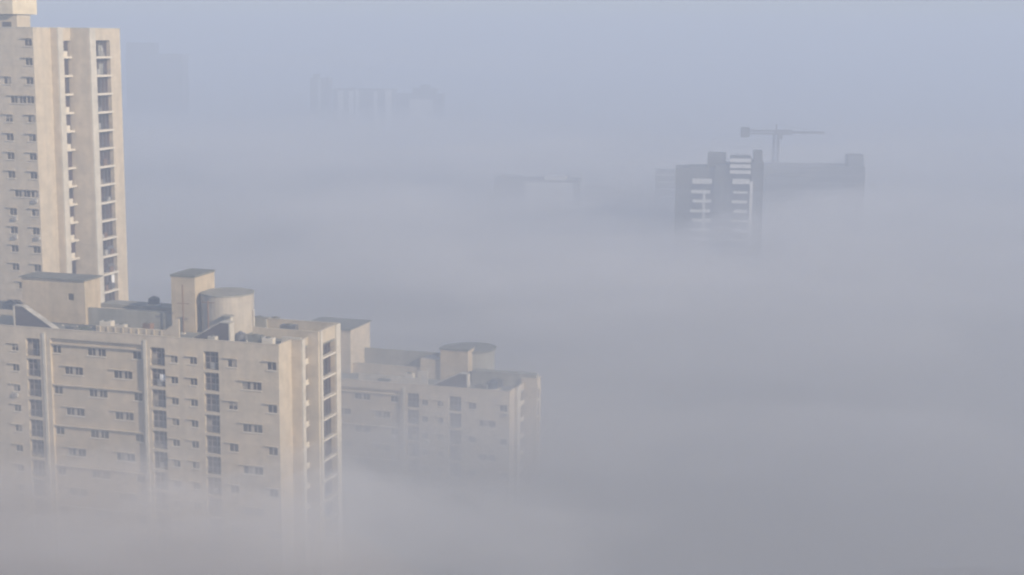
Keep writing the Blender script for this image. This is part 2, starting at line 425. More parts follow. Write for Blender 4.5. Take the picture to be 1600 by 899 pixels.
# low block in front of the right tower and the drum beside it
cx = f1.xa(354, 11.5); zt = f1.za(465, cx, 8.0)
dr = MB().cyl(cx, 12.0, 3.8, rz, zt, 40); drum = dr.build('drum_room', M['drum'], b1, smooth=False)
MB().cyl(cx, 12.0, 3.9, zt + .002, zt + .2, 40).build('drum_roof', M['shade'], drum)
xd = f1.xa(356, 7.6); MB().box(xd - .55, xd + .55, 7.5, 8.3, rz, rz + 3.0).build('door_surround', M['white'], drum)
MB().box(xd - .75, xd + .75, 7.1, 8.3, rz + 3.0, rz + 3.15).build('door_hood', M['shade'], drum)
# stair sheds
stair_shed(b1, f1, f1.xa(28, 3), f1.xa(92, 3), 2.4, .9, rz, 3.5, True)
stair_shed(b1, f1, f1.xa(298, 3), f1.xa(361, 3), 2.4, 1.0, rz, 3.1, False)
# low wall with its shade painted in as grey, at the back between the two towers and the stepped white wall in front of it
xl, xr = A[1] + .1, B[0] - .1
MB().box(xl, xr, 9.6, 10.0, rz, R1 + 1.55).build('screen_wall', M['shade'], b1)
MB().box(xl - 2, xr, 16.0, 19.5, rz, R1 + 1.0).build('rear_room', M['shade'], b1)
wl = MB(); x0, x1, x2 = f1.xa(150, 3), f1.xa(258, 3), f1.xa(280, 3)
wl.box(x0, x1, 3.0, 3.25, rz, R1 + .35)
wl.poly([(x1, 3.0, rz), (x2, 3.0, rz), (x2, 3.0, R1 + 2.1), (x2 - .9, 3.0, R1 + 2.1), (x2 - 1.0, 3.0, R1 + 1.2), (x1, 3.0, R1 + .35)])
wl.poly([(x1, 3.25, rz), (x2, 3.25, rz), (x2, 3.25, R1 + 2.1), (x2 - .9, 3.25, R1 + 2.1), (x2 - 1.0, 3.25, R1 + 1.2), (x1, 3.25, R1 + .35)])
wl.quad((x2, 3.0, rz), (x2, 3.25, rz), (x2, 3.25, R1 + 2.1), (x2, 3.0, R1 + 2.1))
wl.quad((x1, 3.0, R1 + .35), (x2 - 1.0, 3.0, R1 + 1.2), (x2 - 1.0, 3.25, R1 + 1.2), (x1, 3.25, R1 + .35))
for i in range(9):
    xx = x0 + (x1 - x0) * (i + .5) / 9; wl.box(xx - .12, xx + .12, 2.88, 2.997, rz, R1 + .3)
wl.build('stepped_parapet', M['cream'], b1)
# front kerb pieces
MB().box(f1.xa(-20, 5), f1.xa(34, 5), 5.0, 5.3, rz, R1 + 1.3).build('screen_wall', M['cream'], b1)
MB().box(f1.xa(395, 9), g1['r1'] - .4, 9.0, 9.3, rz, R1 + .4).build('screen_wall', M['cream'], b1)
MB().box(f1.xa(428, 2.2), g1['r1'] - .3, 4.6, 4.9, rz, R1 + .25).build('screen_wall', M['white'], b1)

# ================================================================== building two (behind, half sunk in the fog)
f2 = Frame(796, 613, 258)
S2 = dict(c1=804, c2=807, c3=812, c4=819, c5=839, c6=840, c7=843, c8=845, rec0=508, rec1=625, drop=1.55, back_rise=.8,
          bays=(645, 711, 492, 418), every=(664, 688, 470, 440), even=(), odd=(), peven=(516, 566, 616), podd=(536, 597), pil=(631, 501),
          laundry_label='')
S2['even'] = (738, 787); S2['odd'] = (762,)
S2['piers'] = False
b2, g2 = apartment(f2, 'farther cream block right of the near one, sinking into fog', 7, 'apartment blocks with matching fronts', S2, f2.R, 66)
rz2 = g2['rz']; R2 = g2['R']
def roofbox2(px0, px1, pxr, pytop, yb, mat, **k):
    x0, x1 = f2.xa(px0, yb), f2.xa(px1, yb); zt = f2.za(pytop, x1, yb); y1 = f2.ya(pxr, x1, zt)
    return machine_room(b2, x0, x1, yb, y1, rz2, zt, mat, **k), (x0, x1, yb, y1, zt)
_, A2 = roofbox2(470, 548, 578, 516, 9.0, M['cream'])
mB2, B2 = roofbox2(688, 731, 741, 549, 9.0, M['ochre'], roof=.25, over=.2)
cx = f2.xa(736, 15); ztd = f2.za(546, cx, 15)
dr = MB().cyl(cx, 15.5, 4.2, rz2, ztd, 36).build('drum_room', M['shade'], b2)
MB().cyl(cx, 15.5, 4.5, ztd + .002, ztd + .35, 36).build('drum_roof', M['dark_roof'], dr)
stair_shed(b2, f2, f2.xa(672, 3), f2.xa(731, 3), 2.4, 1.0, rz2, 3.0, False)
stair_shed(b2, f2, f2.xa(470, 3), f2.xa(520, 3), 2.4, 3.0, rz2, 3.2, True)
MB().box(A2[1] + .1, B2[0] - 2.2, 15.5, 15.9, rz2, R2 + 2.6).build('screen_wall', M['shade'], b2)
MB().box(f2.xa(655, 9), B2[0] - .05, 9.5, 13, rz2, R2 + 2.6).build('rear_room', M['cream'], b2)
wl = MB(); x0, x1, x2 = f2.xa(560, 3), f2.xa(652, 3), f2.xa(668, 3)
wl.box(x0, x1, 3.0, 3.25, rz2, R2 + .5); wl.box(x1, x2, 3.0, 3.25, rz2, R2 + 1.8)
wl.build('stepped_parapet', M['white'], b2)
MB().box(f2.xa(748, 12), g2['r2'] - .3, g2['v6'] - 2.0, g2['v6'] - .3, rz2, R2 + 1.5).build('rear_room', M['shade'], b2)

# ================================================================== the tall tower at the left
f3 = Frame(51, 44, 250)
R3 = f3.R
tw = empty('apartment_tower', f3.o, f3.yaw)
tag(tw, 'tall cream tower at the left rising above all other roofs, sunlit balconies', 'tower')
v1 = f3.ya(78, 0); r1 = f3.xa(88, v1); v2 = f3.ya(97, r1); v3 = f3.ya(109, r1); r2 = f3.xa(138, v3)
v4 = f3.ya(147.5, r2); v5 = f3.ya(171, r2); v6 = f3.ya(187, r2)
NF = 20; L3 = 30; zl = R3 - .9 - FH * NF; ph3 = 3.06
body = MB(); holes = []; wins = []
for k in range(NF):
    zs = R3 - 2.9 - ph3 * k
    c = f3.xa(43, 0); holes.append((c - .675, c + .675, zs, zs + 1.15, .12)); wins.append((WIN2, c, zs))
    if k % 5 == 3 or k % 5 == 8:
        c = f3.xa(24, 0); holes.append((c - 1.475, c + 1.475, zs, zs + 1.15, .12)); wins.append((WIN4, c, zs))
    elif k > 3 or k == 2:
        c = f3.xa(8, 0); holes.append((c - .675, c + .675, zs, zs + 1.15, .12)); wins.append((WIN2, c, zs))
    c = f3.xa(-30, 0); holes.append((c - .675, c + .675, zs, zs + 1.15, .12)); wins.append((WIN2, c, zs))
body.wall('x', 0, -L3, 0, 0, R3, holes)
body.wall('y', 0, 0, v1, 0, R3); body.wall('x', v1, 0, r1, 0, R3)
body.wall('y', r1, v1, v3, 0, R3, [(v2, v3 - .02, zl, R3 - 2.0, 1.3)])
body.wall('x', v3, r1, r2, 0, R3)
body.wall('y', r2, v3, v6, 0, R3, [(v4, v5, zl, R3 - 1.9, 1.9)])
body.quad((r2, v6, 0), (-L3, v6, 0), (-L3, v6, R3), (r2, v6, R3)); body.quad((-L3, 0, 0), (-L3, v6, 0), (-L3, v6, R3), (-L3, 0, R3))
body.build('wall', M['front'], tw)
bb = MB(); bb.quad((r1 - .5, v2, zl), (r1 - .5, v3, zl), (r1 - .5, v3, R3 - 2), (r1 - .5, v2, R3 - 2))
bb.quad((r2 - .7, v4, zl), (r2 - .7, v5, zl), (r2 - .7, v5, R3 - 1.9), (r2 - .7, v4, R3 - 1.9)); bb.build('balcony_dark_back', M['bay_glass'], tw)  # dark sheet across each balcony slot
for kit, x, z in wins: add_window(kit, tw, x, 0, z)
slab1 = MB().box(r1 - 1.3, r1 + .25, v2 - .1, v3 - .03, 0, .34).mesh('balcony', M['slab'])
rail1 = MB().box(r1 - .12, r1 - .05, v2, v3 - .9, .34, 1.2).mesh('parapet_panel', M['slab'])
slab2 = MB().box(r2 - 1.9, r2 + .25, v4 - .05, v5 + .05, 0, .34).mesh('balcony', M['slab'])
mm = MB()
for z in (.55, .85, 1.15): mm.box(r2 - .06, r2 - .01, v4, v5, z, z + .04)
w_ = v5 - v4
for i in range(1, 4): mm.box(r2 - .66, r2 - .58, v4 + w_ * i / 4 - .05, v4 + w_ * i / 4 + .05, .34, 2.7)
rail2 = mm.mesh('railing', M['metal'])
pan = MB().box(r2 - .5, r2 - .4, v4 + w_ * .35, v4 + w_ * .62, .34, 2.2).mesh('screen', M['shade'])
pan2 = MB().box(r2 - .6, r2 - .5, v4 + w_ * .55, v4 + w_ * .95, .34, 1.7).mesh('screen', M['metal'])
for k in range(NF):
    z = R3 - 4.9 - ph3 * k
    b = inst('balcony', slab1, tw, (0, 0, z))
    if k not in (1, 2, 6, 12): inst('parapet_panel', rail1, b)
    b = inst('balcony', slab2, tw, (0, 0, z)); inst('railing', rail2, b)
    if random.random() < .5: inst('screen', random.choice((pan, pan2)), b)
    for q in range(random.choice((0, 1, 2, 2))):
        y_ = random.uniform(v4 + .3, v5 - 1.2); h_ = random.uniform(.5, 1.5)
        MB().box(r2 - .45, r2 - .15, y_, y_ + random.uniform(.4, 1.1), .36, .36 + h_).build('stored_box', M[random.choice(('ac', 'metal', 'curtain', 'rust', 'interior'))], b)
# white cloth on a low balcony of the tower
zc = f3.za(432, r2, v5 - 1); t = inst('laundry', MB().box(-.45, .45, -.06, .06, 0, 2.2).mesh('laundry', M['cloth']), None, f3.m @ Vector((r2 - .3, v5 - 1.1, zc - 1.1)), f3.yaw + R_(90))
tag(t, 'white sheet hanging on a low balcony of the tall tower', 'laundry')
rf = MB().box(-L3 + .01, -.01, .01, v6 - .01, R3 - 1.3, R3 - 1.0); rf.box(-.01, r1 - .01, v1 + .01, v6 - .01, R3 - 1.3, R3 - 1.004); rf.box(r1 - .012, r2 - .01, v3 + .01, v6 - .01, R3 - 1.3, R3 - 1.008)
rf.build('roof', M['roof'], tw)
cp = MB()
def cop(x0, x1, y0, y1): cp.box(x0, x1, y0, y1, R3 + .002, R3 + .14)
cop(-L3, .05, -.05, .25); cop(-.2, .05, .26, v1); cop(-.2, r1 + .05, v1 + .01, v1 + .3); cop(r1 - .2, r1 + .05, v1 + .31, v3 - .01)
cop(r1 - .2, r2 + .05, v3, v3 + .3); cop(r2 - .2, r2 + .05, v3 + .31, v6); cp.build('coping', M['white'], tw)
MB().box(r1 + .003, r1 + .22, v1 + .05, v2 - .12, 0, R3 + .12).build('pier', M['white'], tw)
MB().box(r2 + .003, r2 + .22, v3 + .05, v4 - .08, 0, R3 + .12).build('pier', M['white'], tw)
# penthouse: lower drum, upper sunlit box that overhangs it
y0 = 3.0; xa_, xb_ = f3.xa(-40, y0), f3.xa(27, y0); zt = f3.za(24, xb_, y0)
pz = R3 - 1.0
machine_room(tw, xa_, xb_, y0, f3.ya(47, xb_, zt), pz, zt, M['cream'], roof=.1, over=.05)
yu = 2.2; xu = f3.xa(21, yu); zb = f3.za(22, xu, yu)
up = MB(); ye = f3.ya(58, xu, zb); up.box(xa_, xu, yu, ye, zb, zb + 3.4); u = up.build('upper_box', M['pent'], tw)
MB().box(xa_, xu + .2, yu - .2, ye + .2, zb + 3.402, zb + 3.6).build('roof_slab', M['dark_roof'], u)
xo = f3.xa(14, y0)
MB().box(xo - 1.2, xo + .5, y0 - .06, y0 - .01, pz + 1.2, pz + 2.0).build('opening', M['interior'], tw)

# ================================================================== roof clutter (things of their own)
def W(fr, x, y, z): return fr.m @ Vector((x, y, z))
def mast(fr, px, y, z0, pytop, cross, label):
    x = fr.xa(px, y, z0); zt = fr.za(pytop, x, y); p = W(fr, x, y, z0); h = zt - z0
    e = empty('roof_mast', p, fr.yaw); tag(e, label, 'mast')
    MB().cyl(0, 0, .09, 0, h, 10).build('pole', M['rust'], e)
    if cross: MB().bar((-1.0, 0, h * cross), (1.0, 0, h * cross), .12).build('crossbar', M['rust'], e)
    MB().box(-.25, .25, -.25, .25, 0, .18).build('base', M['slab'], e)
    return e
mast(f1, 287, 7.6, rz, 445, .62, 'brown pipe mast with crossbar before the tall roof room of the near block')
mast(f1, 326, 6.6, rz, 470, .95, 'short brown T-shaped mast just left of the round roof room of the near block')
def pole(fr, px, y, z0, pytop, label):
    x = fr.xa(px, y, z0); zt = fr.za(pytop, x, y)
    o = MB().cyl(0, 0, .14, 0, zt - z0, 10).build('white_post', M['white']); o.location = W(fr, x, y, z0); tag(o, label, 'post')
pole(f1, 397, 12.5, rz, 484, 'white post standing right of the drum room on the near roof')
def tank(fr, px, y, z0, r, h, label, mat='tank', grp=None):
    x = fr.xa(px, y, z0); e = empty('water_tank', W(fr, x, y, z0), fr.yaw); tag(e, label, 'water tank', grp)
    m = MB().cyl(0, 0, r, .25, h, 20); m.cyl(0, 0, r * 1.04, h * .4, h * .45, 20); m.cyl(0, 0, r * 1.04, h * .7, h * .75, 20); m.cyl(0, 0, r, h, h * 1.18, 20, r * .35)
    m.build('tank_body', M[mat], e); MB().cyl(0, 0, r * .3, h * 1.18, h * 1.27, 12).build('lid', M[mat], e)
    MB().box(-r, r, -r, r, 0, .24).build('stand', M['slab'], e)
tank(f1, 241, 17.5, R1 + 1.0, .85, 1.1, 'dark blue water tank behind the grey wall of the near roof')
tank(f1, 376, 4.5, rz, .75, 1.3, 'grey water tank on the near roof, just right of the stair shed', 'metal')
tank(f2, 770, 5, rz2, .9, 1.4, 'dark water tank near the right end of the farther roof', 'tank')
def duct(fr, px, y, z0, w, d, h, label, mat='metal', grp=None):
    x = fr.xa(px, y, z0); e = empty('air_unit', W(fr, x, y, z0), fr.yaw + R_(random.uniform(-8, 8))); tag(e, label, 'air unit', grp)
    MB().box(-w / 2, w / 2, -d / 2, d / 2, .15, h).build('casing', M[mat], e)
    MB().cyl(0, 0, min(w, d) * .38, h + .002, h + .12, 16).build('fan_cowl', M['dark_roof'], e)
    m = MB(); m.box(-w / 2 + .05, -w / 2 + .2, -d / 2, d / 2, 0, .15); m.box(w / 2 - .2, w / 2 - .05, -d / 2, d / 2, 0, .15); m.build('foot', M['slab'], e)
duct(f1, 400, 3.2, rz, 2.0, 1.2, 1.5, 'dark grey rooftop unit near the right front corner of the near block', 'dark_roof')
duct(f1, 420, 2.8, rz, 1.6, 1.0, 1.35, 'pale rooftop unit just inside the right front corner of the near block', 'slab')
duct(f1, 333, 1.3, rz, 1.2, .8, 1.35, 'small white rooftop unit before the right stair shed of the near block', 'white')
duct(f1, 112, 2.0, rz, 1.4, .9, 1.2, 'grey rooftop unit below the window of the left roof room', 'metal')
duct(f1, 405, 14.0, rz, 3.2, 1.6, 1.9, 'grey green unit on the back roof beside the white post', 'shade')
duct(f2, 752, 2.4, rz2, 2.2, 1.2, 1.4, 'dark rooftop unit right of the stair shed on the farther block', 'dark_roof')
duct(f2, 600, 1.5, rz2, 2.2, .9, 1.3, 'low dark unit at the left front edge of the farther roof', 'dark_roof')
def pipe_run(fr, pts, z, label):
    e = empty('roof_pipe', fr.m @ Vector((pts[0][0], pts[0][1], z)), fr.yaw); tag(e, label, 'pipe')
    o = pts[0]; m = MB(); ft = MB()
    for a, b in zip(pts, pts[1:]):
        m.bar((a[0] - o[0], a[1] - o[1], .32), (b[0] - o[0], b[1] - o[1], .32), .16)
        n = max(1, int(math.hypot(b[0] - a[0], b[1] - a[1]) / 2.2))
        for i in range(n): x, y = a[0] - o[0] + (b[0] - a[0]) * i / n, a[1] - o[1] + (b[1] - a[1]) * i / n; ft.box(x - .12, x + .12, y - .12, y + .12, 0, .23)
    m.build('pipe', M['metal'], e); ft.build('support', M['slab'], e)
pipe_run(f1, [(-9.5, 3.4), (-4, 3.2), (-2.2, 6.0), (-2.4, 12)], rz, 'grey pipe run along the right end of the near roof')
pipe_run(f1, [(A[0] + 3, 7.6), (A[1] + 2, 7.2), (A[1] + 9, 6.8)], rz, 'grey pipe run below the grey wall of the near roof')
pipe_run(f2, [(-12, 3.6), (-5, 3.4), (-2, 8)], rz2, 'grey pipe run on the right end of the farther roof')
duct(f1, 168, 6.0, rz, 1.8, 1.2, 1.5, 'cream rooftop box between the left roof room and the railing wall', 'slab')
duct(f1, 190, 5.2, rz, 1.5, 1.0, 1.3, 'white rooftop box behind the left part of the railing wall', 'white')
duct(f1, 232, 7.0, rz, 1.3, 1.0, 1.35, 'rusty rooftop box before the grey wall between the roof rooms', 'rust')
duct(f1, 452, 12.0, rz, 2.4, 1.2, 1.5, 'grey rooftop unit in the well of the right wing roof', 'metal')
duct(f1, 430, 15.5, rz, 1.2, 1.0, 1.7, 'small dark unit at the back edge of the near roof', 'dark_roof')
tank(f1, 16, 12.0, rz, 1.1, 1.9, 'dark water tank left of the left roof room of the near block')
duct(f2, 640, 6.0, rz2, 1.6, 1.2, 1.6, 'pale box left of the ochre roof room on the farther block', 'slab')
duct(f2, 780, 8.0, rz2, 1.8, 1.2, 1.4, 'grey rooftop unit behind the tank on the farther roof', 'metal')
# heap of planting along the roof edge of the near block
def bush(fr, px, y, z0, w, h, label):
    x = fr.xa(px, y, z0); e = empty('terrace_plant', W(fr, x, y, z0), fr.yaw); tag(e, label, 'plant')
    m = MB(); rnd = random.Random(int(px))
    for i in range(260):
        a = Vector((rnd.uniform(-w / 2, w / 2), rnd.uniform(-.3, .3), .35 + abs(rnd.gauss(0, .35)) * h))
        d = Vector((rnd.uniform(-1, 1), rnd.uniform(-1, 1), rnd.uniform(-.3, 1))).normalized() * .16; s = d.cross(Vector((rnd.uniform(-1, 1), rnd.uniform(-1, 1), 0))).normalized() * .06
        m.quad(a - d, a + s, a + d, a - s)
    m.build('foliage', M['leaf'], e); MB().box(-w / 2, w / 2, -.3, .3, 0, .4).build('planter', M['slab'], e)
bush(f1, 132, 1.6, rz, 2.0, 1.3, 'green plant in a long planter behind the near roof edge')

# ================================================================== far: unfinished towers and the crane
def far_tower(name, label, px0, px1, pyt, Y, yaw, depth, cat='building', grp=None):
    p0 = at(px0, pyt, Y); p1 = at(px1, pyt, Y); w = (p1 - p0).length
    e = empty(name, (p0.x, p0.y, 0), yaw); tag(e, label, cat, grp); return e, w, p0.z
# construction tower, white banded balconies
Y4 = 500; U = Y4 / F           # metres per photo pixel there
e4, w4, z4 = far_tower('unfinished_tower', 'grey unfinished tower with white balcony bands below the crane', 1056, 1192, 262, Y4, R_(-6), 18)
def X4(px): return (px - 1056) * U
def Z4(py): return at(1100, py, Y4).z
m = MB()
m.box(X4(1056), X4(1078), 0, 16, 0, Z4(264)); m.box(X4(1078), X4(1117), 2.2, 16, 0, Z4(263)); m.box(X4(1117), X4(1142), 1.0, 16, 0, Z4(258))
m.box(X4(1142), X4(1174), 2.2, 16, 0, Z4(247)); m.box(X4(1174), X4(1192), .6, 16, 0, Z4(252)); m.box(X4(1106), X4(1134), 5, 12, 0, Z4(241)); m.box(X4(1177), X4(1190), 3, 10, 0, Z4(236))
m.build('concrete_shell', M['farwall'], e4)
for k in range(7):
    z = Z4(286) - k * 3.15
    for xc in (1064, 1072, 1124, 1134): MB().box(X4(xc) - .5, X4(xc) + .5, (-.05 if xc < 1100 else .95), (-.01 if xc < 1100 else .99), z - 2.2, z - .4).build('dark_opening', M['fardark'], e4)
pr4 = random.Random(3)
for k in range(10):
    z = Z4(286) - k * 3.15; th = 1.3 if k == 0 else .75
    for (a, b) in ((1080, 1114), (1144, 1171)):
        dz_ = pr4.uniform(-.15, .15); s = MB().box(X4(a) + pr4.uniform(0, .8), X4(b) - pr4.uniform(0, .8), -.2, 2.15, z - .1 + dz_, z - .1 + th * pr4.uniform(.8, 1.25)).build('balcony', M['farpale'], e4)
        MB().box(X4(a) + .4, X4(b) - .4, 2.05, 2.17, z - 2.3, z - .3).build('dark_doorway', M['fardark'], s)
for k, py in enumerate((251, 260, 269)):
    MB().box(X4(1140), X4(1172), -.2, 2.15, Z4(py) - .3, Z4(py) + .75).build('balcony', M['farpale'], e4)
MB().box(X4(1171.5), X4(1176), -.3, .55, 0, Z4(282)).build('white_pier', M['farpale'], e4)
MB().box(X4(1099), X4(1103), .3, .9, 0, Z4(300)).build('white_pier', M['farpale'], e4)
# scaffold posts on top
for px in (1110, 1120, 1130, 1152, 1163, 1180, 1187):
    MB().box(X4(px) - .15, X4(px) + .15, 5.5, 5.8, Z4(262), Z4(236 + random.random() * 8)).build('rebar_post', M['farwall'], e4)
# side tower at its left
e5, w5, z5 = far_tower('unfinished_tower', 'dim narrow block at the left side of the banded unfinished tower', 1024, 1056, 268, 650, R_(-6), 18)
u5 = 650 / F
MB().box(0, 40 * u5, 0, 14, 0, z5).build('concrete_shell', M['farwall'], e5)
for k in range(9):
    MB().box(-.3, 32 * u5, -.25, -.003, z5 - 3.1 * k - 1.6, z5 - 3.1 * k - 1.2).build('floor_edge', M['farpale'], e5)
# long grey block to the right
Y6 = 600; u6 = Y6 / F
e6, w6, z6 = far_tower('unfinished_block', 'long grey flat topped block right of the crane mast', 1192, 1350, 260, Y6, R_(-4), 20)
m = MB(); m.box(0, 158 * u6, 0, 20, 0, z6); m.box(133 * u6, 157 * u6, 3, 12, z6 - .5, z6 + 4.6); m.box(2 * u6, 62 * u6, -6, -.01, 0, z6 - 3)
m.build('concrete_shell', M['farwall'], e6)
for k in range(7):
    z = z6 - 3.2 * k - 2.9
    MB().box(58 * u6, 156 * u6, -.06, -.005, z, z + 1.7).build('window_band', M['fardark'], e6)
    MB().box(57 * u6, 157 * u6, -.7, -.003, z - .5, z - .1).build('floor_edge', M['fargrey'], e6)
# tower crane
Yc = 615; uc = Yc / F
pt = at(1213, 207, Yc)
cr = empty('tower_crane', (pt.x, pt.y, 0), R_(0)); tag(cr, 'grey tower crane with long jib standing over the unfinished blocks', 'crane')
def lattice(m, a, b, w, n):
    a = Vector(a); b = Vector(b); d = (b - a); dn = d.normalized(); up = Vector((0, 0, 1)) if abs(dn.z) < .9 else Vector((0, 1, 0))
    e = dn.cross(up).normalized() * w / 2; g = e.cross(dn).normalized() * w / 2
    cs = [e + g, e - g, -e - g, -e + g]
    for c in cs: m.bar(a + c, b + c, .5)
    for i in range(n):
        p, q = a + d * i / n, a + d * (i + 1) / n
        for j in range(4): m.bar(p + cs[j], q + cs[(j + 1) % 4], .16); m.bar(q + cs[j], q + cs[(j + 1) % 4], .16)
m = MB(); lattice(m, (0, 0, 0), (0, 0, pt.z - 1), 1.9, 44); m.build('mast', M['metal'], cr)
m = MB(); lattice(m, (0, 0, pt.z), (24 * uc, 0, pt.z), 1.5, 5); lattice(m, (24 * uc, 0, pt.z), (74 * uc, 0, pt.z), .4, 10); m.build('jib', M['metal'], cr)
m = MB(); lattice(m, (-54 * uc, 0, pt.z), (0, 0, pt.z), 1.3, 9); m.box(-2 * uc, 20 * uc, -.9, .9, pt.z - .9, pt.z + .3); m.build('counter_jib', M['metal'], cr)
MB().box(-55 * uc, -42 * uc, -1.2, 1.2, pt.z - 2.0, pt.z + 1.9).build('counterweight', M['farwall'], cr)
MB().box(.2, 2.2, -2.4, -1.0, pt.z - 2.6, pt.z - .4).build('cab', M['metal'], cr)
m = MB(); m.bar((0, 0, pt.z), (0, 0, pt.z + 3.2), .5); m.bar((0, 0, pt.z + 3.2), (60 * uc, 0, pt.z + .6), .1); m.bar((0, 0, pt.z + 3.2), (-48 * uc, 0, pt.z + .6), .1); m.build('tie_bars', M['metal'], cr)

# ================================================================== very far rooftops, hardly visible
def far_block(label, px0, px1, pyt, Y, parts, name='distant_block'):
    u = Y / F; p = at(px0, pyt, Y); e = empty(name, (p.x, p.y, 0), R_(-5)); tag(e, label, 'building', 'buildings fading in the fog')
    m = MB(); m.box(0, (px1 - px0) * u, 0, 18, 0, p.z); m.build('wall', M['fargrey'], e)
    for (a, b, t, dz, mat) in parts:        # columns / rooms standing on or before it
        if t == 'col': MB().box((a - px0) * u, (b - px0) * u, -.5, -.01, 0, p.z - dz * u).build('pilaster', M[mat], e)
        else: MB().box((a - px0) * u, (b - px0) * u, 2, 14, p.z - 1, p.z + dz * u).build('roof_room', M[mat], e)
    return e
far_block('very faint wide tower in the fog directly right of the tall tower', 196, 284, 84, 1200, [(196, 240, 'room', 17, 'fargrey'), (200, 230, 'col', 30, 'fargrey')], 'distant_tower')
far_block('faint far block with pale vertical stripes high in the fog', 520, 614, 139, 1130, [(528 + 0, 536, 'col', 3, 'farpale'), (545, 552, 'col', 3, 'farpale'), (556, 561, 'col', 1, 'farpale'), (584, 590, 'col', 3, 'farpale'), (602, 612, 'col', 0, 'farpale')])
far_block('faint far block with a raised roof room, right of the striped one', 616, 690, 147, 1160, [(644, 680, 'room', 9, 'fargrey'), (655, 668, 'room', 14, 'fargrey'), (640, 676, 'col', 8, 'farpale')])
far_block('faint short far tower left of the striped block', 484, 512, 122, 1180, [(488, 494, 'room', 6, 'fargrey'), (497, 501, 'col', 2, 'farpale')])
far_block('long faint flat roof in the fog left of the unfinished towers', 772, 905, 281, 655, [(780, 812, 'room', 5, 'fargrey'), (850, 884, 'room', 5, 'farpale'), (820, 895, 'col', 3, 'farpale')])
far_block('dim broad block in the fog behind the long faint roof', 770, 1040, 300, 690, [(915, 960, 'room', 7, 'fargrey')])

# ================================================================== ground
g = MB(); n = 24; s = 9000
for i in range(n):
    for j in range(n):
        x0 = -s / 2 + s * i / n; y0 = -600 + s * j / n; g.quad((x0, y0, 0), (x0 + s / n, y0, 0), (x0 + s / n, y0 + s / n, 0), (x0, y0 + s / n, 0))
gm = flat_mat('ground_earth', (0.12, 0.115, 0.09), .95, 0, .5, .01)
tag(g.build('ground', gm), kind='structure')

# ================================================================== haze and fog
def vol_mat(name, col, dens, aniso=0.0):
    m = bpy.data.materials.new(name); m.use_nodes = True; nt = m.node_tree
    for nd in list(nt.nodes):
        if nd.type != 'OUTPUT_MATERIAL': nt.nodes.remove(nd)
    o = [x for x in nt.nodes if x.type == 'OUTPUT_MATERIAL'][0]
    v = nt.nodes.new('ShaderNodeVolumePrincipled'); v.inputs['Color'].default_value = (*col, 1); v.inputs['Density'].default_value = dens; v.inputs['Anisotropy'].default_value = aniso
    nt.links.new(v.outputs['Volume'], o.inputs['Volume']); return m
HX = 3600
hz = MB().box(-HX, HX, -500, 6500, -1.0, 131.0).build('haze', vol_mat('haze_air', (0.668, 0.762, 0.94), 0.0022))
tag(hz, kind='stuff')

from mathutils import noise
def fog_bank(zt, amp, seed, dens, col, x0=-3400, x1=3400, y0=-400, y1=6000, scale=90, bottom=1.0, tilt=None):
    """closed body of ground fog with a rolling top; finer mesh near the camera axis"""
    xs = []; ys = []
    def steps(a, b, near):
        out = []; v = a
        while v < b:
            out.append(v); v += max(9.0, abs(v - near) * .07)
        out.append(b); return out
    xs = sorted({-x for x in steps(0, -x0, 0)} | set(steps(0, x1, 0))); ys = sorted(set([y0, y0 / 2, 0, 60, 100] + steps(120, y1, 200)))
    V = []; Fc = []
    for y in ys:
        for x in xs:
            p = Vector((x / scale, y / (scale * 1.3), seed))
            h = noise.fractal(p, 1.0, 2.0, 4) * amp + noise.fractal(p * .3 + Vector((5, 3, seed)), 1.0, 2.0, 2) * amp * .9
            z = zt + h + (tilt(x, y) if tilt else 0)
            V.append((x, y, max(bottom + 2, z)))
    nx, ny = len(xs), len(ys); nt_ = len(V)
    for y in ys:
        for x in xs: V.append((x, y, bottom))
    for j in range(ny - 1):
        for i in range(nx - 1):
            a = j * nx + i; Fc.append((a, a + 1, a + nx + 1, a + nx)); b = nt_ + a; Fc.append((b, b + nx, b + nx + 1, b + 1))
    for i in range(nx - 1):
        a = i; Fc.append((a, nt_ + a, nt_ + a + 1, a + 1)); a = (ny - 1) * nx + i; Fc.append((a, a + 1, nt_ + a + 1, nt_ + a))
    for j in range(ny - 1):
        a = j * nx; Fc.append((a, a + nx, nt_ + a + nx, nt_ + a)); a = j * nx + nx - 1; Fc.append((a, nt_ + a, nt_ + a + nx, a + nx))
    me = bpy.data.meshes.new('fog_bank'); me.from_pydata(V, [], Fc); me.update(); me.materials.append(vol_mat('fog_air', col, dens))
    for p in me.polygons: p.use_smooth = True
    o = bpy.data.objects.new('fog_bank', me); COL.objects.link(o); tag(o, kind='stuff'); return o
FOGC = (0.72, 0.723, 0.737)
def mound(x, y):            # fog piled up in front of the near block and under the unfinished towers
    return 5 * math.exp(-((x + 62) / 55) ** 2 - ((y - 178) / 42) ** 2) + 1.5 * math.exp(-((x - 80) / 95) ** 2 - ((y - 440) / 70) ** 2)
fog_bank(54, 3.5, 1.3, 0.0042, FOGC, bottom=.6, tilt=mound)
fog_bank(46, 4.0, 4.1, 0.008, FOGC, bottom=.9, tilt=mound)
fog_bank(38, 4.5, 7.7, 0.022, FOGC, bottom=1.2, tilt=mound)
fog_bank(31, 4.0, 9.2, 0.040, FOGC, bottom=1.5)
def near_pile(x, y):
    return -60 * (1 - math.exp(-(((x + 66) / 85) ** 2 + ((y - 165) / 70) ** 2) ** 1.5))
fog_bank(56.5, 4.5, 12.4, 0.015, (0.84, 0.745, 0.655), x0=-300, x1=120, y0=-60, y1=320, scale=55, bottom=1.8, tilt=near_pile)
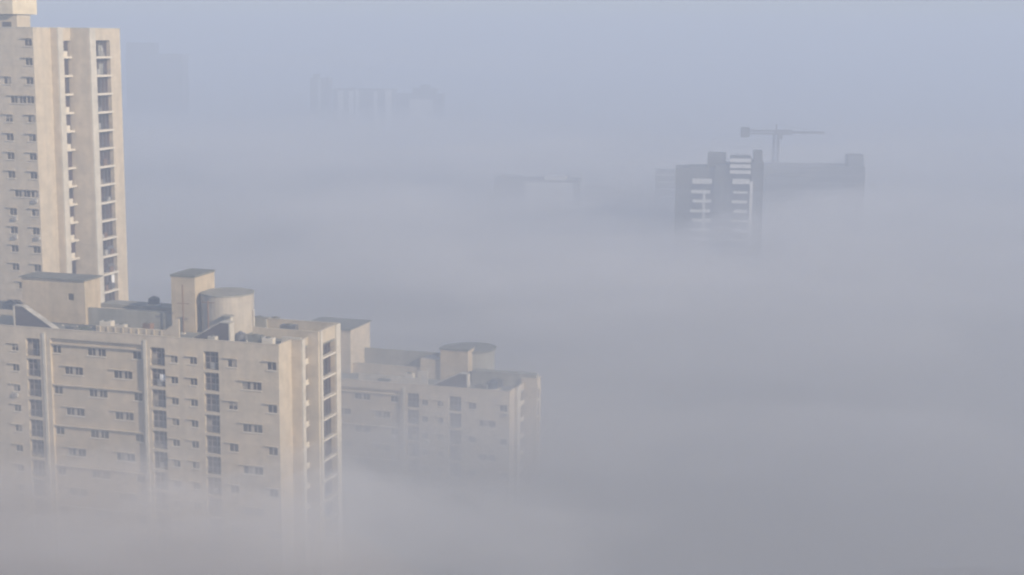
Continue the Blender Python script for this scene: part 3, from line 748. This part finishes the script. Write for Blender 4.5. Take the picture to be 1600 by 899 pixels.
def dim_pile(x, y):
    return -60 * (1 - math.exp(-(((x - 55) / 75) ** 2 + ((y - 130) / 85) ** 2) ** 1.5))
fog_bank(49, 3.0, 15.1, 0.016, (0.40, 0.365, 0.35), x0=-80, x1=220, y0=-60, y1=330, scale=60, bottom=2.1, tilt=dim_pile)  # added dark fog body, put in to dim the lower middle of the view

def wisp(px, py, Y, wx, wy, hz_, dens, seed, col=(0.915, 0.91, 0.925)):
    """one soft lens of drifting fog: thick in the middle, thinning to nothing at its ragged rim"""
    c = at(px, py, Y); nu, nv = 48, 14; V = []; Fc = []
    for j in range(nv + 1):
        ph = -math.pi / 2 + math.pi * j / nv
        for i in range(nu):
            th = 2 * math.pi * i / nu
            d = Vector((math.cos(ph) * math.cos(th), math.cos(ph) * math.sin(th), math.sin(ph)))
            k = 1 + .55 * noise.fractal(d * 1.3 + Vector((seed, seed * 2.1, 0)), 1, 2, 3)
            V.append((c.x + d.x * wx * k, c.y + d.y * wy * k, max(3.0, min(129.0, c.z + d.z * abs(d.z) ** .3 * hz_ * k + 2.5 * noise.noise(Vector((d.x * 2.5, d.y * 2.5, seed)))))))
    for j in range(nv):
        for i in range(nu):
            a = j * nu + i; b = j * nu + (i + 1) % nu; Fc.append((a, b, b + nu, a + nu))
    me = bpy.data.meshes.new('fog_wisp'); me.from_pydata(V, [], Fc); me.update(); me.materials.append(vol_mat('wisp_air', col, dens))
    for p in me.polygons: p.use_smooth = True
    o = bpy.data.objects.new('fog_wisp', me); COL.objects.link(o); tag(o, kind='stuff')
for a in (
    (1385, 352, 440, 52, 30, 12, .008, 1.0), (1290, 338, 505, 26, 14, 9, .011, 31.0), (1235, 352, 520, 22, 10, 7, .012, 32.0), (1340, 318, 540, 18, 12, 7, .010, 33.0), (1075, 425, 420, 80, 40, 8, .009, 2.0), (880, 385, 440, 60, 50, 6, .006, 3.0),
    (1235, 385, 440, 45, 26, 8, .009, 22.0), (1110, 290, 470, 40, 20, 14, .0035, 23.0),
    (980, 235, 620, 70, 50, 5, .003, 4.0), (560, 215, 800, 150, 80, 12, .004, 5.0), (330, 235, 700, 110, 60, 9, .004, 6.0),
    (700, 95, 900, 160, 60, 6, .0015, 8.0), (1430, 250, 600, 110, 60, 10, .004, 9.0),
    (700, 420, 380, 70, 40, 7, .007, 10.0), (1450, 430, 400, 80, 45, 9, .007, 11.0), (1120, 520, 320, 60, 40, 7, .008, 12.0),
    (520, 330, 520, 80, 50, 7, .005, 13.0), (850, 665, 225, 24, 20, 5, .006, 14.0), (320, 835, 158, 24, 12, 4, .018, 15.0),
    (640, 820, 165, 24, 14, 4, .020, 16.0), (120, 790, 170, 16, 12, 5, .014, 17.0), (1330, 690, 240, 40, 26, 5, .008, 18.0),
    (230, 215, 980, 60, 60, 12, .004, 19.0), (1000, 440, 360, 50, 40, 4, .008, 21.0),
    (470, 775, 185, 13, 7, 7, .032, 24.0), (265, 745, 190, 9, 6, 5, .014, 25.0), (570, 735, 215, 14, 8, 6, .012, 26.0)):
    wisp(*a)
pr = random.Random(5)
for k in range(16):          # small billows rising from the fog top, each its own body
    Y = 280 + 520 * (k + pr.random()) / 16; px = pr.uniform(330, 1560); py = HOR + (CAM_H - pr.uniform(46, 53)) * F / Y
    if Y < 500 and 960 < px < 1300: px -= 340
    wisp(px, py, Y, Y * pr.uniform(.035, .08), Y * pr.uniform(.03, .05), pr.uniform(4, 8), pr.uniform(.006, .012), 30 + k * 1.7)

# ================================================================== light
EL = 27.0
sdir = Vector((.765, -.645, 0)).normalized() * math.cos(R_(EL)) + Vector((0, 0, math.sin(R_(EL))))
sd = bpy.data.lights.new('sun', 'SUN'); sd.energy = 4.0; sd.angle = R_(0.5); sd.color = (1.0, 0.845, 0.635)
so = bpy.data.objects.new('sun', sd); COL.objects.link(so); so.rotation_euler = sdir.to_track_quat('Z', 'Y').to_euler(); so.location = sdir * 500
w = bpy.data.worlds.new('World'); scene.world = w; w.use_nodes = True
nt = w.node_tree; bg = nt.nodes['Background']; sk = nt.nodes.new('ShaderNodeTexSky'); sk.sky_type = 'NISHITA'; sk.sun_disc = False
sk.sun_elevation = R_(EL); sk.sun_rotation = math.atan2(sdir.x, sdir.y); sk.air_density = 1.0; sk.dust_density = 0.3; sk.ozone_density = 4.0
nt.links.new(sk.outputs['Color'], bg.inputs['Color']); bg.inputs['Strength'].default_value = 0.068

# ================================================================== render settings
vs = scene.view_settings; vs.view_transform = 'Standard'; vs.look = 'None'; vs.gamma = 1.0; vs.exposure = 0.6; vs.use_curve_mapping = False
scene.render.engine = 'CYCLES'; c = scene.cycles
c.max_bounces = 8; c.diffuse_bounces = 3; c.glossy_bounces = 2; c.transmission_bounces = 2; c.volume_bounces = 3; c.transparent_max_bounces = 48
c.use_denoising = True; c.denoiser = 'OPENIMAGEDENOISE'; c.use_adaptive_sampling = True; c.adaptive_threshold = 0.02
c.filter_width = 2.2
try: c.volume_step_rate = 1.0; c.volume_max_steps = 256
except Exception: pass
